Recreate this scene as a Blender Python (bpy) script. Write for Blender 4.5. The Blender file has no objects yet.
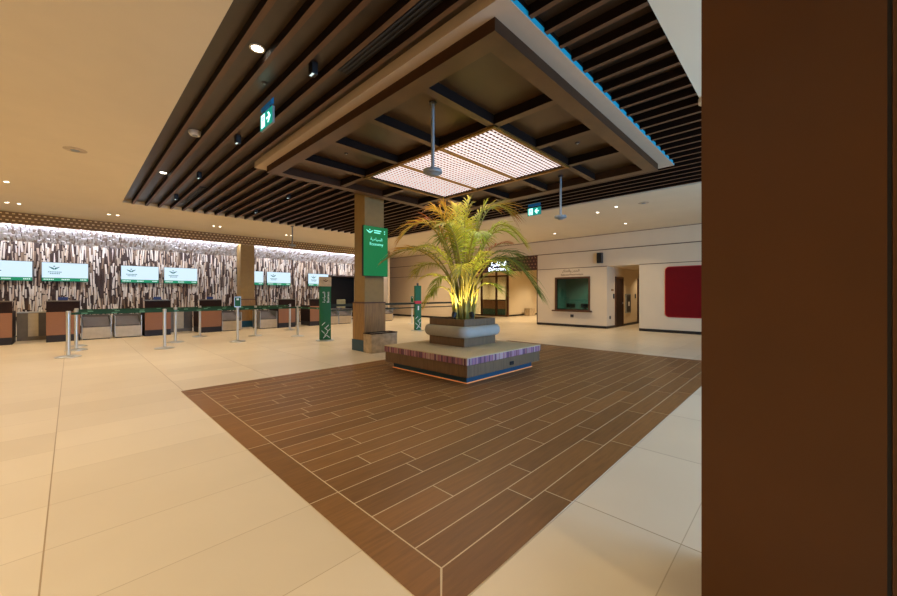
import bpy, bmesh, math, random
from mathutils import Vector, Matrix
random.seed(7)
S = bpy.context.scene
COL = S.collection
PI = math.pi

# ------------------------------------------------------------------ materials
def lin(r, g, b):
    f = lambda c: (c/255/12.92) if c/255 <= .04045 else ((c/255+.055)/1.055)**2.4
    return (f(r), f(g), f(b), 1)

def new_mat(name):
    m = bpy.data.materials.new(name); m.use_nodes = True
    nt = m.node_tree
    return m, nt, nt.nodes['Principled BSDF']

def mat(name, rgb, rough=.6, metal=0, var=.08, scale=8, spec=.5, stretch=None, coat=0, bump=0):
    m, nt, b = new_mat(name)
    c = lin(*rgb)
    tc = nt.nodes.new('ShaderNodeTexCoord'); mp = nt.nodes.new('ShaderNodeMapping')
    if stretch: mp.inputs['Scale'].default_value = stretch
    n = nt.nodes.new('ShaderNodeTexNoise'); n.inputs['Scale'].default_value = scale; n.inputs['Detail'].default_value = 4
    r = nt.nodes.new('ShaderNodeValToRGB')
    r.color_ramp.elements[0].position = .3; r.color_ramp.elements[1].position = .7
    r.color_ramp.elements[0].color = tuple(max(0, x*(1-var)) for x in c[:3])+(1,)
    r.color_ramp.elements[1].color = tuple(min(1, x*(1+var)) for x in c[:3])+(1,)
    L = nt.links.new
    L(tc.outputs['Object'], mp.inputs['Vector']); L(mp.outputs['Vector'], n.inputs['Vector'])
    L(n.outputs['Fac'], r.inputs['Fac']); L(r.outputs['Color'], b.inputs['Base Color'])
    b.inputs['Roughness'].default_value = rough; b.inputs['Metallic'].default_value = metal
    b.inputs['Specular IOR Level'].default_value = spec
    b.inputs['Coat Weight'].default_value = coat
    if bump:
        bp = nt.nodes.new('ShaderNodeBump'); bp.inputs['Strength'].default_value = bump; bp.inputs['Distance'].default_value = .01
        L(n.outputs['Fac'], bp.inputs['Height']); L(bp.outputs['Normal'], b.inputs['Normal'])
    return m

def emit(name, rgb, strength, base=None):
    m, nt, b = new_mat(name)
    c = lin(*rgb)
    b.inputs['Base Color'].default_value = lin(*base) if base else c
    b.inputs['Emission Color'].default_value = c
    b.inputs['Emission Strength'].default_value = strength
    return m

def attr_mat(name, rough=.6, transl=0, grain=0, spec=.5):
    """colour from the mesh's own 'Col' attribute (each stick / plank / leaf has its own colour)"""
    m, nt, b = new_mat(name)
    a = nt.nodes.new('ShaderNodeAttribute'); a.attribute_name = 'Col'
    out = a.outputs['Color']; L = nt.links.new
    if grain:
        tc = nt.nodes.new('ShaderNodeTexCoord'); mp = nt.nodes.new('ShaderNodeMapping'); mp.inputs['Scale'].default_value = (1.2, 14, 1)
        n = nt.nodes.new('ShaderNodeTexNoise'); n.inputs['Scale'].default_value = 3; n.inputs['Detail'].default_value = 6
        n.inputs['Distortion'].default_value = .6
        r = nt.nodes.new('ShaderNodeMapRange'); r.inputs['To Min'].default_value = 1-grain; r.inputs['To Max'].default_value = 1+grain
        v = nt.nodes.new('ShaderNodeVectorMath'); v.operation = 'SCALE'
        L(tc.outputs['Object'], mp.inputs['Vector']); L(mp.outputs['Vector'], n.inputs['Vector']); L(n.outputs['Fac'], r.inputs['Value'])
        L(out, v.inputs[0]); L(r.outputs['Result'], v.inputs['Scale']); out = v.outputs['Vector']
    L(out, b.inputs['Base Color']); b.inputs['Roughness'].default_value = rough
    b.inputs['Specular IOR Level'].default_value = spec
    if transl:
        t = nt.nodes.new('ShaderNodeBsdfTranslucent'); mx = nt.nodes.new('ShaderNodeMixShader'); mx.inputs['Fac'].default_value = transl
        L(out, t.inputs['Color']); L(b.outputs['BSDF'], mx.inputs[1]); L(t.outputs['BSDF'], mx.inputs[2])
        L(mx.outputs['Shader'], nt.nodes['Material Output'].inputs['Surface'])
    return m

def tile_mat():
    m, nt, b = new_mat('cream_tile'); N = nt.nodes.new; L = nt.links.new
    g = N('ShaderNodeNewGeometry'); sp = N('ShaderNodeSeparateXYZ'); L(g.outputs['Position'], sp.inputs[0])
    def M(op, a, bb, c=None):
        x = N('ShaderNodeMath'); x.operation = op
        for i, v in enumerate((a, bb, c)):
            if v is None: continue
            if isinstance(v, (int, float)): x.inputs[i].default_value = v
            else: L(v, x.inputs[i])
        return x.outputs[0]
    u = M('DIVIDE', M('ADD', sp.outputs['X'], 10.9), 1.2)
    v = M('DIVIDE', M('ADD', sp.outputs['Y'], 11.525), .6)
    fu, fv = M('FLOOR', u, 0), M('FLOOR', v, 0)
    ru, rv = M('FRACT', u, 0), M('FRACT', v, 0)
    du = M('MULTIPLY', M('MINIMUM', ru, M('SUBTRACT', 1, ru)), 1.2)
    dv = M('MULTIPLY', M('MINIMUM', rv, M('SUBTRACT', 1, rv)), .6)
    lu, lv = M('LESS_THAN', du, .0035), M('LESS_THAN', dv, .0025)
    line = M('MINIMUM', M('ADD', M('MULTIPLY', lu, 1), M('MULTIPLY', lv, .6)), 1)
    cv = N('ShaderNodeCombineXYZ'); L(fu, cv.inputs[0]); L(fv, cv.inputs[1])
    wn = N('ShaderNodeTexWhiteNoise'); L(cv.outputs[0], wn.inputs['Vector'])
    no = N('ShaderNodeTexNoise'); no.inputs['Scale'].default_value = 1.6; no.inputs['Detail'].default_value = 6; L(g.outputs['Position'], no.inputs['Vector'])
    k = M('ADD', M('MULTIPLY', wn.outputs['Value'], .5), M('MULTIPLY', no.outputs['Fac'], .5))
    r = N('ShaderNodeValToRGB'); L(k, r.inputs['Fac'])
    r.color_ramp.elements[0].position = .1; r.color_ramp.elements[0].color = lin(206, 190, 162)
    r.color_ramp.elements[1].position = .9; r.color_ramp.elements[1].color = lin(222, 207, 180)
    mx = N('ShaderNodeMix'); mx.data_type = 'RGBA'; L(line, mx.inputs['Factor']); L(r.outputs['Color'], mx.inputs[6]); mx.inputs[7].default_value = lin(160, 136, 100)
    L(mx.outputs[2], b.inputs['Base Color']); b.inputs['Roughness'].default_value = .33
    b.inputs['Specular IOR Level'].default_value = .35
    return m

def brick_mat(name, c1, c2, gap, scale, bw, rh, mortar, rough=.4, metal=0):
    m, nt, b = new_mat(name); N = nt.nodes.new; L = nt.links.new
    tc = N('ShaderNodeTexCoord'); sp = N('ShaderNodeSeparateXYZ'); cb = N('ShaderNodeCombineXYZ'); ad = N('ShaderNodeMath'); ad.operation = 'ADD'
    L(tc.outputs['Object'], sp.inputs[0]); L(sp.outputs['X'], ad.inputs[0]); L(sp.outputs['Y'], ad.inputs[1])
    L(ad.outputs[0], cb.inputs[0]); L(sp.outputs['Z'], cb.inputs[1])
    br = N('ShaderNodeTexBrick'); L(cb.outputs[0], br.inputs['Vector'])
    br.inputs['Color1'].default_value = lin(*c1); br.inputs['Color2'].default_value = lin(*c2); br.inputs['Mortar'].default_value = lin(*gap)
    br.inputs['Scale'].default_value = scale; br.inputs['Brick Width'].default_value = bw; br.inputs['Row Height'].default_value = rh; br.inputs['Mortar Size'].default_value = mortar
    L(br.outputs['Color'], b.inputs['Base Color']); b.inputs['Roughness'].default_value = rough; b.inputs['Metallic'].default_value = metal
    return m

def stripe_mat(name, cols, freq):
    m, nt, b = new_mat(name); N = nt.nodes.new; L = nt.links.new
    tc = N('ShaderNodeTexCoord'); sp = N('ShaderNodeSeparateXYZ'); L(tc.outputs['Object'], sp.inputs[0])
    a = N('ShaderNodeMath'); a.operation = 'ADD'; L(sp.outputs['X'], a.inputs[0]); L(sp.outputs['Y'], a.inputs[1])
    f = N('ShaderNodeMath'); f.operation = 'MULTIPLY'; f.inputs[1].default_value = freq; L(a.outputs[0], f.inputs[0])
    fl = N('ShaderNodeMath'); fl.operation = 'FLOOR'; L(f.outputs[0], fl.inputs[0])
    w = N('ShaderNodeTexWhiteNoise'); w.noise_dimensions = '1D'; L(fl.outputs[0], w.inputs['W'])
    r = N('ShaderNodeValToRGB'); r.color_ramp.interpolation = 'CONSTANT'; L(w.outputs['Value'], r.inputs['Fac'])
    n = len(cols)
    while len(r.color_ramp.elements) < n: r.color_ramp.elements.new(.5)
    for i, c in enumerate(cols): r.color_ramp.elements[i].position = i/n; r.color_ramp.elements[i].color = lin(*c)
    L(r.outputs['Color'], b.inputs['Base Color']); b.inputs['Roughness'].default_value = .8
    return m

def glass_mat(name, tint, fac=.85):
    m, nt, b = new_mat(name); N = nt.nodes.new; L = nt.links.new
    t = N('ShaderNodeBsdfTransparent'); t.inputs['Color'].default_value = lin(*tint)
    gl = N('ShaderNodeBsdfGlossy'); gl.inputs['Roughness'].default_value = .03
    fr = N('ShaderNodeFresnel'); fr.inputs['IOR'].default_value = 1.5
    mx = N('ShaderNodeMixShader'); L(fr.outputs[0], mx.inputs['Fac']); L(t.outputs[0], mx.inputs[1]); L(gl.outputs[0], mx.inputs[2])
    L(mx.outputs[0], nt.nodes['Material Output'].inputs['Surface'])
    return m

M = dict(
    tile=tile_mat(),
    plank=attr_mat('wood_look_plank', .42, grain=.38, spec=.22),
    grout=mat('pale_grout', (214, 196, 164), .7),
    cream=mat('cream_plaster', (222, 206, 176), .75, var=.02, scale=2),
    wall=mat('off_white_wall', (216, 196, 164), .7, var=.02, scale=2),
    stain=mat('black_brown_stain', (25, 14, 7), .7, var=.1, spec=.1),  # shade painted on slat and beam flanks and above the cyan strip
    stainmid=mat('dark_walnut_edge', (60, 36, 16), .6, var=.15, spec=.15),  # coffer frame flanks: darker walnut, shade put into the colour
    slatback=mat('dark_brown_board', (62, 47, 32), .34, var=.15, scale=4),
    slat=mat('walnut_slat', (94, 62, 36), .5, var=.2, scale=6, stretch=(6, .6, 6)),
    coffer=mat('walnut_veneer', (92, 62, 32), .38, var=.18, scale=4, stretch=(1, 1, 4)),
    cofferback=mat('walnut_panel', (72, 48, 22), .35, var=.15, scale=3),
    lip=mat('white_plaster', (186, 164, 138), .7, var=.02),
    tan=mat('tan_paint', (150, 122, 70), .55, var=.06),
    clad=mat('oak_cladding', (150, 114, 66), .5, var=.28, scale=5, stretch=(9, 9, .6)),
    blue=mat('petrol_blue_laminate', (24, 70, 92), .4, var=.1),
    brown=mat('bronze_laminate', (76, 43, 6), .4, var=.1, scale=2, spec=.3),
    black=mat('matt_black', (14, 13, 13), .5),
    dark=mat('dark_brown_laminate', (44, 26, 20), .6, var=.12, spec=.2),
    orange=mat('caramel_laminate', (158, 110, 78), .5, var=.06, stretch=(1, 1, 8)),
    plinth=mat('charcoal_laminate', (38, 32, 32), .5),
    steel=mat('brushed_steel', (200, 200, 192), .3, 1, var=.06, scale=30, stretch=(1, 1, 20)),
    chrome=mat('satin_steel', (205, 208, 204), .32, .85, var=.04),
    steelcream=mat('warm_steel_panel', (196, 178, 146), .38, .3, var=.08),
    belt=mat('grey_rubber_belt', (92, 86, 84), .55, var=.1),
    graybrown=mat('grey_brown_panel', (118, 106, 88), .35, .3, var=.1),
    green=mat('green_vinyl', (4, 92, 42), .5, var=.05),
    greenbelt=mat('green_webbing', (12, 66, 42), .7),
    blackbelt=mat('dark_webbing', (34, 44, 36), .7),
    white=mat('white_ink', (235, 238, 235), .5, var=.02),
    gold=mat('brass_trim', (150, 108, 42), .35, .6),
    stone=mat('grey_stone_planter', (188, 168, 140), .7, var=.25, scale=7),
    soil=mat('dark_soil', (34, 26, 20), .95, var=.4, scale=30, bump=.6),
    benchwood=mat('grey_brown_timber', (112, 86, 58), .5, var=.22, scale=6, stretch=(8, 8, .7)),
    fabric=mat('beige_upholstery', (200, 178, 138), .9, var=.06, scale=40),
    bolster=mat('light_grey_vinyl', (168, 162, 150), .55, var=.03),
    stripes=stripe_mat('striped_upholstery', [(150, 96, 102), (186, 160, 150), (126, 88, 110), (168, 116, 122), (92, 64, 78), (178, 134, 144), (150, 106, 130)], 46),
    red=mat('crimson_lacquer', (108, 0, 14), .4, var=.05, spec=.2),
    redsoft=mat('red_print', (190, 30, 36), .5),
    frame=mat('dark_timber_frame', (84, 50, 26), .45, var=.15),
    baseboard=mat('black_skirting', (30, 24, 20), .5),
    grey=mat('grey_metal', (140, 146, 146), .45, .2),
    darkgrey=mat('dark_grey_metal', (62, 60, 62), .5, .2),
    offwhite=mat('white_plastic', (215, 210, 200), .5, var=.02),
    booth=mat('sea_green_wall', (104, 134, 122), .7, var=.1, scale=1),
    teal=mat('teal_panel', (30, 92, 88), .5),
    glass=glass_mat('clear_glass', (235, 240, 236)),
    boothglass=glass_mat('green_glass', (196, 216, 206)),
    lattice=brick_mat('perforated_bronze', (240, 214, 160), (220, 190, 130), (128, 96, 50), 1, .125, .1, .034),
    redlattice=brick_mat('perforated_brown_screen', (158, 118, 88), (140, 100, 74), (72, 36, 26), 1, .17, .15, .05),
    chair=mat('olive_grey_fabric', (150, 146, 112), .8),
    stick=attr_mat('stick_relief', .5),
    leaf=attr_mat('palm_leaf', .5, transl=.35),
    cane=mat('yellow_green_cane', (150, 138, 52), .5, var=.25, scale=10),
    panel=emit('backlit_panel', (250, 234, 232), 1.0),
    fret=mat('light_screen_fret', (110, 76, 60), .6),
    lamp=emit('lit_lens', (255, 246, 228), 14),
    cyan=emit('cyan_led', (12, 120, 145), .42),
    warmled=emit('amber_led', (255, 160, 90), .22),
    coolled=emit('cool_led', (205, 210, 255), 2),
    screen=emit('lit_screen', (210, 234, 250), 1.03, (10, 10, 10)),
    screengreen=emit('lit_screen_green', (8, 142, 98), .9, (10, 10, 10)),
    screenteal=emit('lit_screen_teal', (10, 116, 118), .8, (10, 10, 10)),
    screenwhite=emit('lit_screen_white', (225, 245, 240), 1.0, (10, 10, 10)),
    signgreen=emit('lit_sign_green', (0, 118, 58), .75, (0, 40, 20)),
    signtext=emit('lit_sign_letters', (120, 225, 205), .9),
    signwhite=emit('lit_sign_white', (225, 235, 255), 4),
    mount=emit('blue_lit_acrylic', (8, 84, 130), .35),  # painted reflection of the exit signs, as a blue glow
    exitgreen=emit('exit_green', (10, 132, 118), 1.0),
    exitwhite=emit('exit_white', (190, 255, 245), 2.0),
)

# ------------------------------------------------------------------ mesh helpers
def box(bm, x0, x1, y0, y1, z0, z1, mi=0):
    v = [bm.verts.new(p) for p in ((x0, y0, z0), (x1, y0, z0), (x1, y1, z0), (x0, y1, z0), (x0, y0, z1), (x1, y0, z1), (x1, y1, z1), (x0, y1, z1))]
    fs = []
    for f in ((3, 2, 1, 0), (4, 5, 6, 7), (0, 1, 5, 4), (1, 2, 6, 5), (2, 3, 7, 6), (3, 0, 4, 7)):
        q = bm.faces.new([v[i] for i in f]); q.material_index = mi; fs.append(q)
    return fs

def lathe(bm, prof, seg=24, c=(0, 0, 0)):
    """surface of revolution about z through c; prof = [(r, z), ...]"""
    rings = []
    for r, z in prof:
        if r < 1e-6: rings.append([bm.verts.new((c[0], c[1], c[2]+z))])
        else: rings.append([bm.verts.new((c[0]+r*math.cos(2*PI*i/seg), c[1]+r*math.sin(2*PI*i/seg), c[2]+z)) for i in range(seg)])
    for a, b in zip(rings, rings[1:]):
        for i in range(seg):
            j = (i+1) % seg
            if len(a) == 1 and len(b) == 1: continue
            if len(a) == 1: bm.faces.new((a[0], b[j], b[i]))
            elif len(b) == 1: bm.faces.new((a[i], a[j], b[0]))
            else: bm.faces.new((a[i], a[j], b[j], b[i]))

def tube(bm, pts, rad, seg=8):
    rad = rad if isinstance(rad, (list, tuple)) else [rad]*len(pts)
    rings = []
    up = Vector((.13, .91, .2)).normalized()
    for i, p in enumerate(pts):
        p = Vector(p)
        d = (Vector(pts[min(i+1, len(pts)-1)])-Vector(pts[max(i-1, 0)])).normalized()
        a = d.cross(up).normalized() if abs(d.dot(up)) < .98 else d.cross(Vector((1, 0, 0))).normalized()
        b = d.cross(a)
        rings.append([bm.verts.new(p+rad[i]*(a*math.cos(2*PI*k/seg)+b*math.sin(2*PI*k/seg))) for k in range(seg)])
    for a, b in zip(rings, rings[1:]):
        for k in range(seg):
            bm.faces.new((a[k], a[(k+1) % seg], b[(k+1) % seg], b[k]))
    bm.faces.new(rings[0][::-1]); bm.faces.new(rings[-1])

def BM(): return bmesh.new()

def obj(name, bm, m, parent=None, bevel=0, smooth=False, kind=None, loc=None):
    bmesh.ops.recalc_face_normals(bm, faces=bm.faces)
    me = bpy.data.meshes.new(name); bm.to_mesh(me); bm.free()
    for x in (m if isinstance(m, (list, tuple)) else [m]): me.materials.append(x)
    if smooth:
        for p in me.polygons: p.use_smooth = True
        me.set_sharp_from_angle(angle=.7)
    o = bpy.data.objects.new(name, me); COL.objects.link(o)
    if parent: o.parent = parent
    if loc: o.location = loc
    if bevel:
        b = o.modifiers.new('bevel', 'BEVEL'); b.width = bevel; b.segments = 2; b.limit_method = 'ANGLE'
    if kind: o['kind'] = kind
    return o

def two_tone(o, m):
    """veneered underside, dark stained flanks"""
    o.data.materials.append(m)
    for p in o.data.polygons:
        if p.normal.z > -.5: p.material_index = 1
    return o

def bx(name, m, parent, *d, bevel=0, kind=None):
    bm = BM(); box(bm, *d); return obj(name, bm, m, parent, bevel, kind=kind)

def thing(name, label, cat, loc=(0, 0, 0), rz=0, group=None):
    o = bpy.data.objects.new(name, None); COL.objects.link(o)
    o.empty_display_size = .1; o.location = loc; o.rotation_euler = (0, 0, rz); o['label'] = label; o['category'] = cat
    if group: o['group'] = group
    return o

def tag(o, label, cat, group=None):
    o['label'] = label; o['category'] = cat
    if group: o['group'] = group
    return o

def struct(name, label=None):
    o = bpy.data.objects.new(name, None); COL.objects.link(o); o.empty_display_size = .1; o['kind'] = 'structure'
    if label: o['label'] = label
    return o

def dup(root, loc, rz=None, label=None, group=None):
    r = root.copy(); COL.objects.link(r); r.location = loc
    if rz is not None: r.rotation_euler = (0, 0, rz)
    if label: r['label'] = label
    if group: r['group'] = group
    for ch in list(root.children):
        c = ch.copy(); COL.objects.link(c); c.parent = r
        for g in ch.children:
            d = g.copy(); COL.objects.link(d); d.parent = c
    return r

FACE_Y = Matrix(((1, 0, 0), (0, 0, -1), (0, 1, 0))).to_4x4()        # reads from -Y
FACE_X = Matrix(((0, 0, -1), (-1, 0, 0), (0, 1, 0))).to_4x4()       # reads from -X

def flat(bm, pts, z=0, M4=None, t=.004):
    """thin extruded polygon in the xy plane, then turned by M4"""
    n = len(pts)
    a = [Vector((p[0], p[1], z)) for p in pts]; b = [Vector((p[0], p[1], z+t)) for p in pts]
    if M4: a = [M4 @ v for v in a]; b = [M4 @ v for v in b]
    va = [bm.verts.new(v) for v in a]; vb = [bm.verts.new(v) for v in b]
    bm.faces.new(vb); bm.faces.new(va[::-1])
    for i in range(n): bm.faces.new((va[i], va[(i+1) % n], vb[(i+1) % n], vb[i]))

def words(name, body, size, m, parent, M4, loc):
    """several words in one line, each its own object"""
    x = 0
    for wd in body.split(' '):
        o = text(name, wd, size, m, parent, M4, Vector(loc)+(M4 @ Vector((x, 0, 0))))
        inv = M4.to_3x3().transposed()
        xs = [(inv @ (v.co-Vector(loc))).x for v in o.data.vertices]
        x = max(xs)+.28*size

def text(name, body, size, m, parent, M4, loc, align='LEFT', ext=.003, rot=0):
    cu = bpy.data.curves.new('t', 'FONT'); cu.body = body; cu.size = size; cu.align_x = align; cu.extrude = ext; cu.resolution_u = 3
    t = bpy.data.objects.new('t', cu); COL.objects.link(t)
    me = bpy.data.meshes.new_from_object(t.evaluated_get(bpy.context.evaluated_depsgraph_get()))
    bpy.data.objects.remove(t); bpy.data.curves.remove(cu)
    me.materials.clear(); me.materials.append(m)
    me.transform(Matrix.Translation(loc) @ M4 @ Matrix.Rotation(rot, 4, 'Z'))
    o = bpy.data.objects.new(name, me); COL.objects.link(o); o.parent = parent
    return o

def bird(bm, cx, cy, s, M4, off, t=.003):
    """emblem: a bird with raised spread wings"""
    T = Matrix.Translation(off) @ M4
    for k in (-1, 1):
        flat(bm, [(cx+k*x*s, cy+y*s) for x, y in ((.04, .02), (.22, .16), (.5, .22), (1.0, .42), (.86, .2), (.7, .06), (.52, -.08), (.34, -.24), (.16, -.34), (.04, -.4))][::k], 0, T, t)
    flat(bm, [(cx+.2*s*math.cos(a*PI/5), cy+.5*s+.13*s*math.sin(a*PI/5)) for a in range(10)], 0, T, t)

# ------------------------------------------------------------------ setting: floor
CZ = 3.8; SB = CZ+.085                      # plaster ceiling height
bx('floor', M['tile'], None, -5, 25, -5, 22, -.1, 0, kind='structure')

IX0, IX1, IY0, IY1 = 1.07, 9.02, 1.08, 6.26      # timber-look inlay
bm = BM(); box(bm, IX0, IX1, IY0, IY1, 0, .003, 0)
cl = bm.loops.layers.float_color.new('Col')
def plank(pts, shade):
    c = Vector(lin(128, 90, 50)[:3])*shade
    f = bm.faces.new([bm.verts.new((x, y, .0045)) for x, y in pts]); f.material_index = 1
    for l in f.loops: l[cl] = (c.x, c.y, c.z, 1)
g, bw = .004, .2
rnd = lambda: random.uniform(.82, 1.15)
y = IY0+bw
while y < IY1-bw-.01:
    y1 = min(y+.2, IY1-bw); x = IX0+bw-random.uniform(0, 1.1)
    while x < IX1-bw:
        a, b_ = max(x, IX0+bw), min(x+1.2, IX1-bw)
        if b_-a > .02: plank([(a+g, y+g), (b_-g, y+g), (b_-g, y1-g), (a+g, y1-g)], rnd())
        x += 1.2
    y = y1
for side in range(4):          # mitred border
    L0, L1 = (IX0, IX1) if side < 2 else (IY0, IY1)
    p = L0
    while p < L1-.01:
        q = min(p+1.2, L1)
        if L1-q < .35: q = L1
        o0, o1 = p+g, q-g
        i0 = max(p, L0+bw)+g if p == L0 else p+g
        i1 = min(q, L1-bw)-g if q == L1 else q-g
        if side == 0: pts = [(o0, IY0), (o1, IY0), (i1, IY0+bw-g), (i0, IY0+bw-g)]
        if side == 1: pts = [(i0, IY1-bw+g), (i1, IY1-bw+g), (o1, IY1), (o0, IY1)]
        if side == 2: pts = [(IX0, o0), (IX0+bw-g, i0), (IX0+bw-g, i1), (IX0, o1)]
        if side == 3: pts = [(IX1-bw+g, i0), (IX1, o0), (IX1, o1), (IX1-bw+g, i1)]
        plank(pts, rnd()*.97); p = q
obj('floor_inlay', bm, [M['grout'], M['plank']], kind='structure')

# ------------------------------------------------------------------ setting: ceilings
SX0, SX1, SY0, SY1 = .94, 9.59, .93, 12.94       # slatted opening
bm = BM()
box(bm, -5, SX0, -5, 16.8, CZ, CZ+.3); box(bm, SX1, 14.95, -5, 16.8, CZ, CZ+.3)
box(bm, SX0, SX1, -5, SY0, CZ, CZ+.3); box(bm, SX0, SX1, SY1, 16.8, CZ, CZ+.3)
box(bm, 12.5, 14.95, 16.8, 22, CZ, CZ+.3)
obj('ceiling', bm, M['cream'], kind='structure')

LX0, LX1, LY0, LY1 = 2.43, 7.84, 1.73, 7.5    # white lip
KX0, KX1, KY0, KY1 = 2.565, 7.535, 1.924, 7.252  # coffer frame
LZ, KZ = 3.77, 3.65
slc = struct('ceiling_slats', 'dark brown slatted ceiling between cream plaster margins')
bx('backing_board', M['slatback'], slc, SX0, SX1, SY0, SY1, SB, SB+.04)
x = 1.16; k = 0
while x < SX1-.04:
    bm = BM()
    if LX0-.05 < x < LX1+.05:
        box(bm, x-.026, x+.026, SY0, LY0-.004, CZ-.01, SB-.002); box(bm, x-.026, x+.026, LY1, SY1, CZ-.01, SB-.002)
    else: box(bm, x-.026, x+.026, SY0, SY1, CZ-.01, SB-.002)
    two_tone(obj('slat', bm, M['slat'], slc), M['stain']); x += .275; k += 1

cof = struct('ceiling_coffer', 'dropped walnut coffered ceiling with a white lip around the light panel')
bm = BM()
box(bm, LX0, KX0, LY0, LY1, LZ, SB); box(bm, KX1, LX1, LY0, LY1, LZ, SB)
box(bm, KX0, KX1, LY0, KY0, LZ, SB); box(bm, KX0, KX1, KY1, LY1, LZ, SB)
obj('lip', bm, M['lip'], cof)
fw = .2
bm = BM()
box(bm, KX0, KX0+fw, KY0, KY1, KZ, SB); box(bm, KX1-fw, KX1, KY0, KY1, KZ, SB)
box(bm, KX0+fw, KX1-fw, KY0, KY0+fw, KZ, SB); box(bm, KX0+fw, KX1-fw, KY1-fw, KY1, KZ, SB)
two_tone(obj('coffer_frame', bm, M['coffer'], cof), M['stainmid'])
bx('coffer_panel', M['cofferback'], cof, KX0+fw, KX1-fw, KY0+fw, KY1-fw, KZ+.14, KZ+.18)
PX0, PX1, PY0, PY1 = 4.04, 6.22, 3.06, 6.17         # light panel
b = .055
beams = []
for X in (PX0, PX1): beams.append((X-b, X+b, KY0+fw, KY1-fw))
for Y in (PY0, PY1): beams.append((KX0+fw, KX1-fw, Y-b, Y+b))
for Y in (4.12, 5.14): beams += [(KX0+fw, PX0-b, Y-b, Y+b), (PX1+b, KX1-fw, Y-b, Y+b)]
beams += [(5.12-b, 5.12+b, KY0+fw, PY0-b), (5.12-b, 5.12+b, PY1+b, KY1-fw)]
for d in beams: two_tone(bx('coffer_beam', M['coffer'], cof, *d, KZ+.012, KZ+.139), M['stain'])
bx('shadow_gap', M['stain'], cof, LX0, LX1, LY0-.003, LY0-.0005, CZ+.031, SB-.004)  # dark strip that paints in the shade on the lip face
bm = BM(); box(bm, LX0, LX1, LY0-.003, LY0+.003, CZ-.022, CZ+.03)
tag(obj('led_strip', bm, M['cyan']), 'cyan glowing light strip along the white coffer lip, showing between slats', 'light strip')

lp = thing('ceiling_light', 'large backlit white ceiling panel with fine fret screen above the palm', 'ceiling light', (0, 0, 0))
bx('diffuser', M['panel'], lp, PX0+.02, PX1-.02, PY0+.02, PY1-.02, KZ+.035, KZ+.045)
bm = BM()
for d in ((PX0-.03, PX0+.02, PY0-.03, PY1+.03), (PX1-.02, PX1+.03, PY0-.03, PY1+.03), (PX0+.02, PX1-.02, PY0-.03, PY0+.02), (PX0+.02, PX1-.02, PY1-.02, PY1+.03)):
    box(bm, *d, KZ-.012, KZ+.011)
obj('frame', bm, M['gold'], lp)
for Y in (4.12, 5.14): bx('rail', M['gold'], lp, PX0+.02, PX1-.02, Y-.02, Y+.02, KZ-.01, KZ+.03)
bm = BM()
nx, ny = 26, 38
for i in range(nx):
    for j in range(ny):
        cx = PX0+.06+(i+.5)*(PX1-PX0-.12)/nx; cy = PY0+.06+(j+.5)*(PY1-PY0-.12)/ny
        s = .0165
        box(bm, cx-s*1.7, cx+s*1.7, cy-s, cy+s, KZ+.018, KZ+.022)
obj('fret_screen', bm, M['fret'], lp)

# ------------------------------------------------------------------ setting: lattice band and stick relief wall
bx('trim_1', M['lattice'], None, -5, 12.5, 16.74, 16.8, 3.455, CZ, kind='structure')
bm = BM()
box(bm, -5, 9.52, 18.25, 18.4, 0, 3.1); box(bm, 9.52, 12.45, 18.25, 18.4, 2.36, 3.1)
relief = mat('dark_relief_backing', (70, 50, 38), .7)
wb = obj('wall_back', bm, relief, kind='structure')
bm = BM()
v = [bm.verts.new(p) for p in ((-5, 18.25, 3.1), (12.45, 18.25, 3.1), (12.45, 16.86, 3.62), (-5, 16.86, 3.62), (-5, 18.25, 3.9), (12.45, 18.25, 3.9), (12.45, 16.86, 3.9), (-5, 16.86, 3.9))]
for f in ((0, 1, 2, 3), (4, 5, 6, 7), (0, 1, 5, 4), (2, 3, 7, 6), (0, 3, 7, 4), (1, 2, 6, 5)): bm.faces.new([v[i] for i in f])
wc = obj('ceiling_cove', bm, mat('pale_cove_backing', (150, 140, 134), .7), kind='structure')  # backing paler than the wall's, LED light put into the colour
bm = BM(); cl = bm.loops.layers.float_color.new('Col')
pal = [(240, 230, 212)]*5+[(212, 190, 162)]*3+[(150, 124, 98)]*2+[(78, 56, 42)]*4
def stick(p, wdt, ln, dep, tilt, slope):
    c = lin(*random.choice(pal)); q = random.uniform(.85, 1.05)
    fs = box(bm, -wdt/2, wdt/2, -dep, 0, -ln/2, ln/2)
    R = Matrix.Translation(p) @ slope @ Matrix.Rotation(tilt, 4, 'Y')
    for vv in {v for f in fs for v in f.verts}: vv.co = R @ vv.co
    for f in fs:
        for l in f.loops: l[cl] = (c[0]*q, c[1]*q, c[2]*q, 1)
I4 = Matrix.Identity(4)
SL = Matrix.Rotation(math.atan2(1.39, .52), 4, 'X')   # leans back over the cove
x = -2.3
while x < 12.3:
    z = random.uniform(.0, .3) if x < 9.45 else 2.4+random.uniform(0, .1)
    while z < 3.05:
        ln = min(random.uniform(.16, .62), 3.12-z)
        stick(Vector((x+random.uniform(-.015, .015), 18.25, z+ln/2)), random.uniform(.024, .047), ln, random.uniform(.02, .08), random.uniform(-.09, .09), I4)
        z += ln+random.uniform(0, .07)
    x += .041
o = obj('stick_relief', bm, M['stick'], wb); o['kind'] = 'stuff'
bm = BM(); cl = bm.loops.layers.float_color.new('Col')
pal = [(242, 242, 244)]*7+[(222, 216, 212)]*3+[(186, 172, 160)]*2  # same sticks in whiter tones, the cove's LED light painted in
x = -2.3
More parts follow.
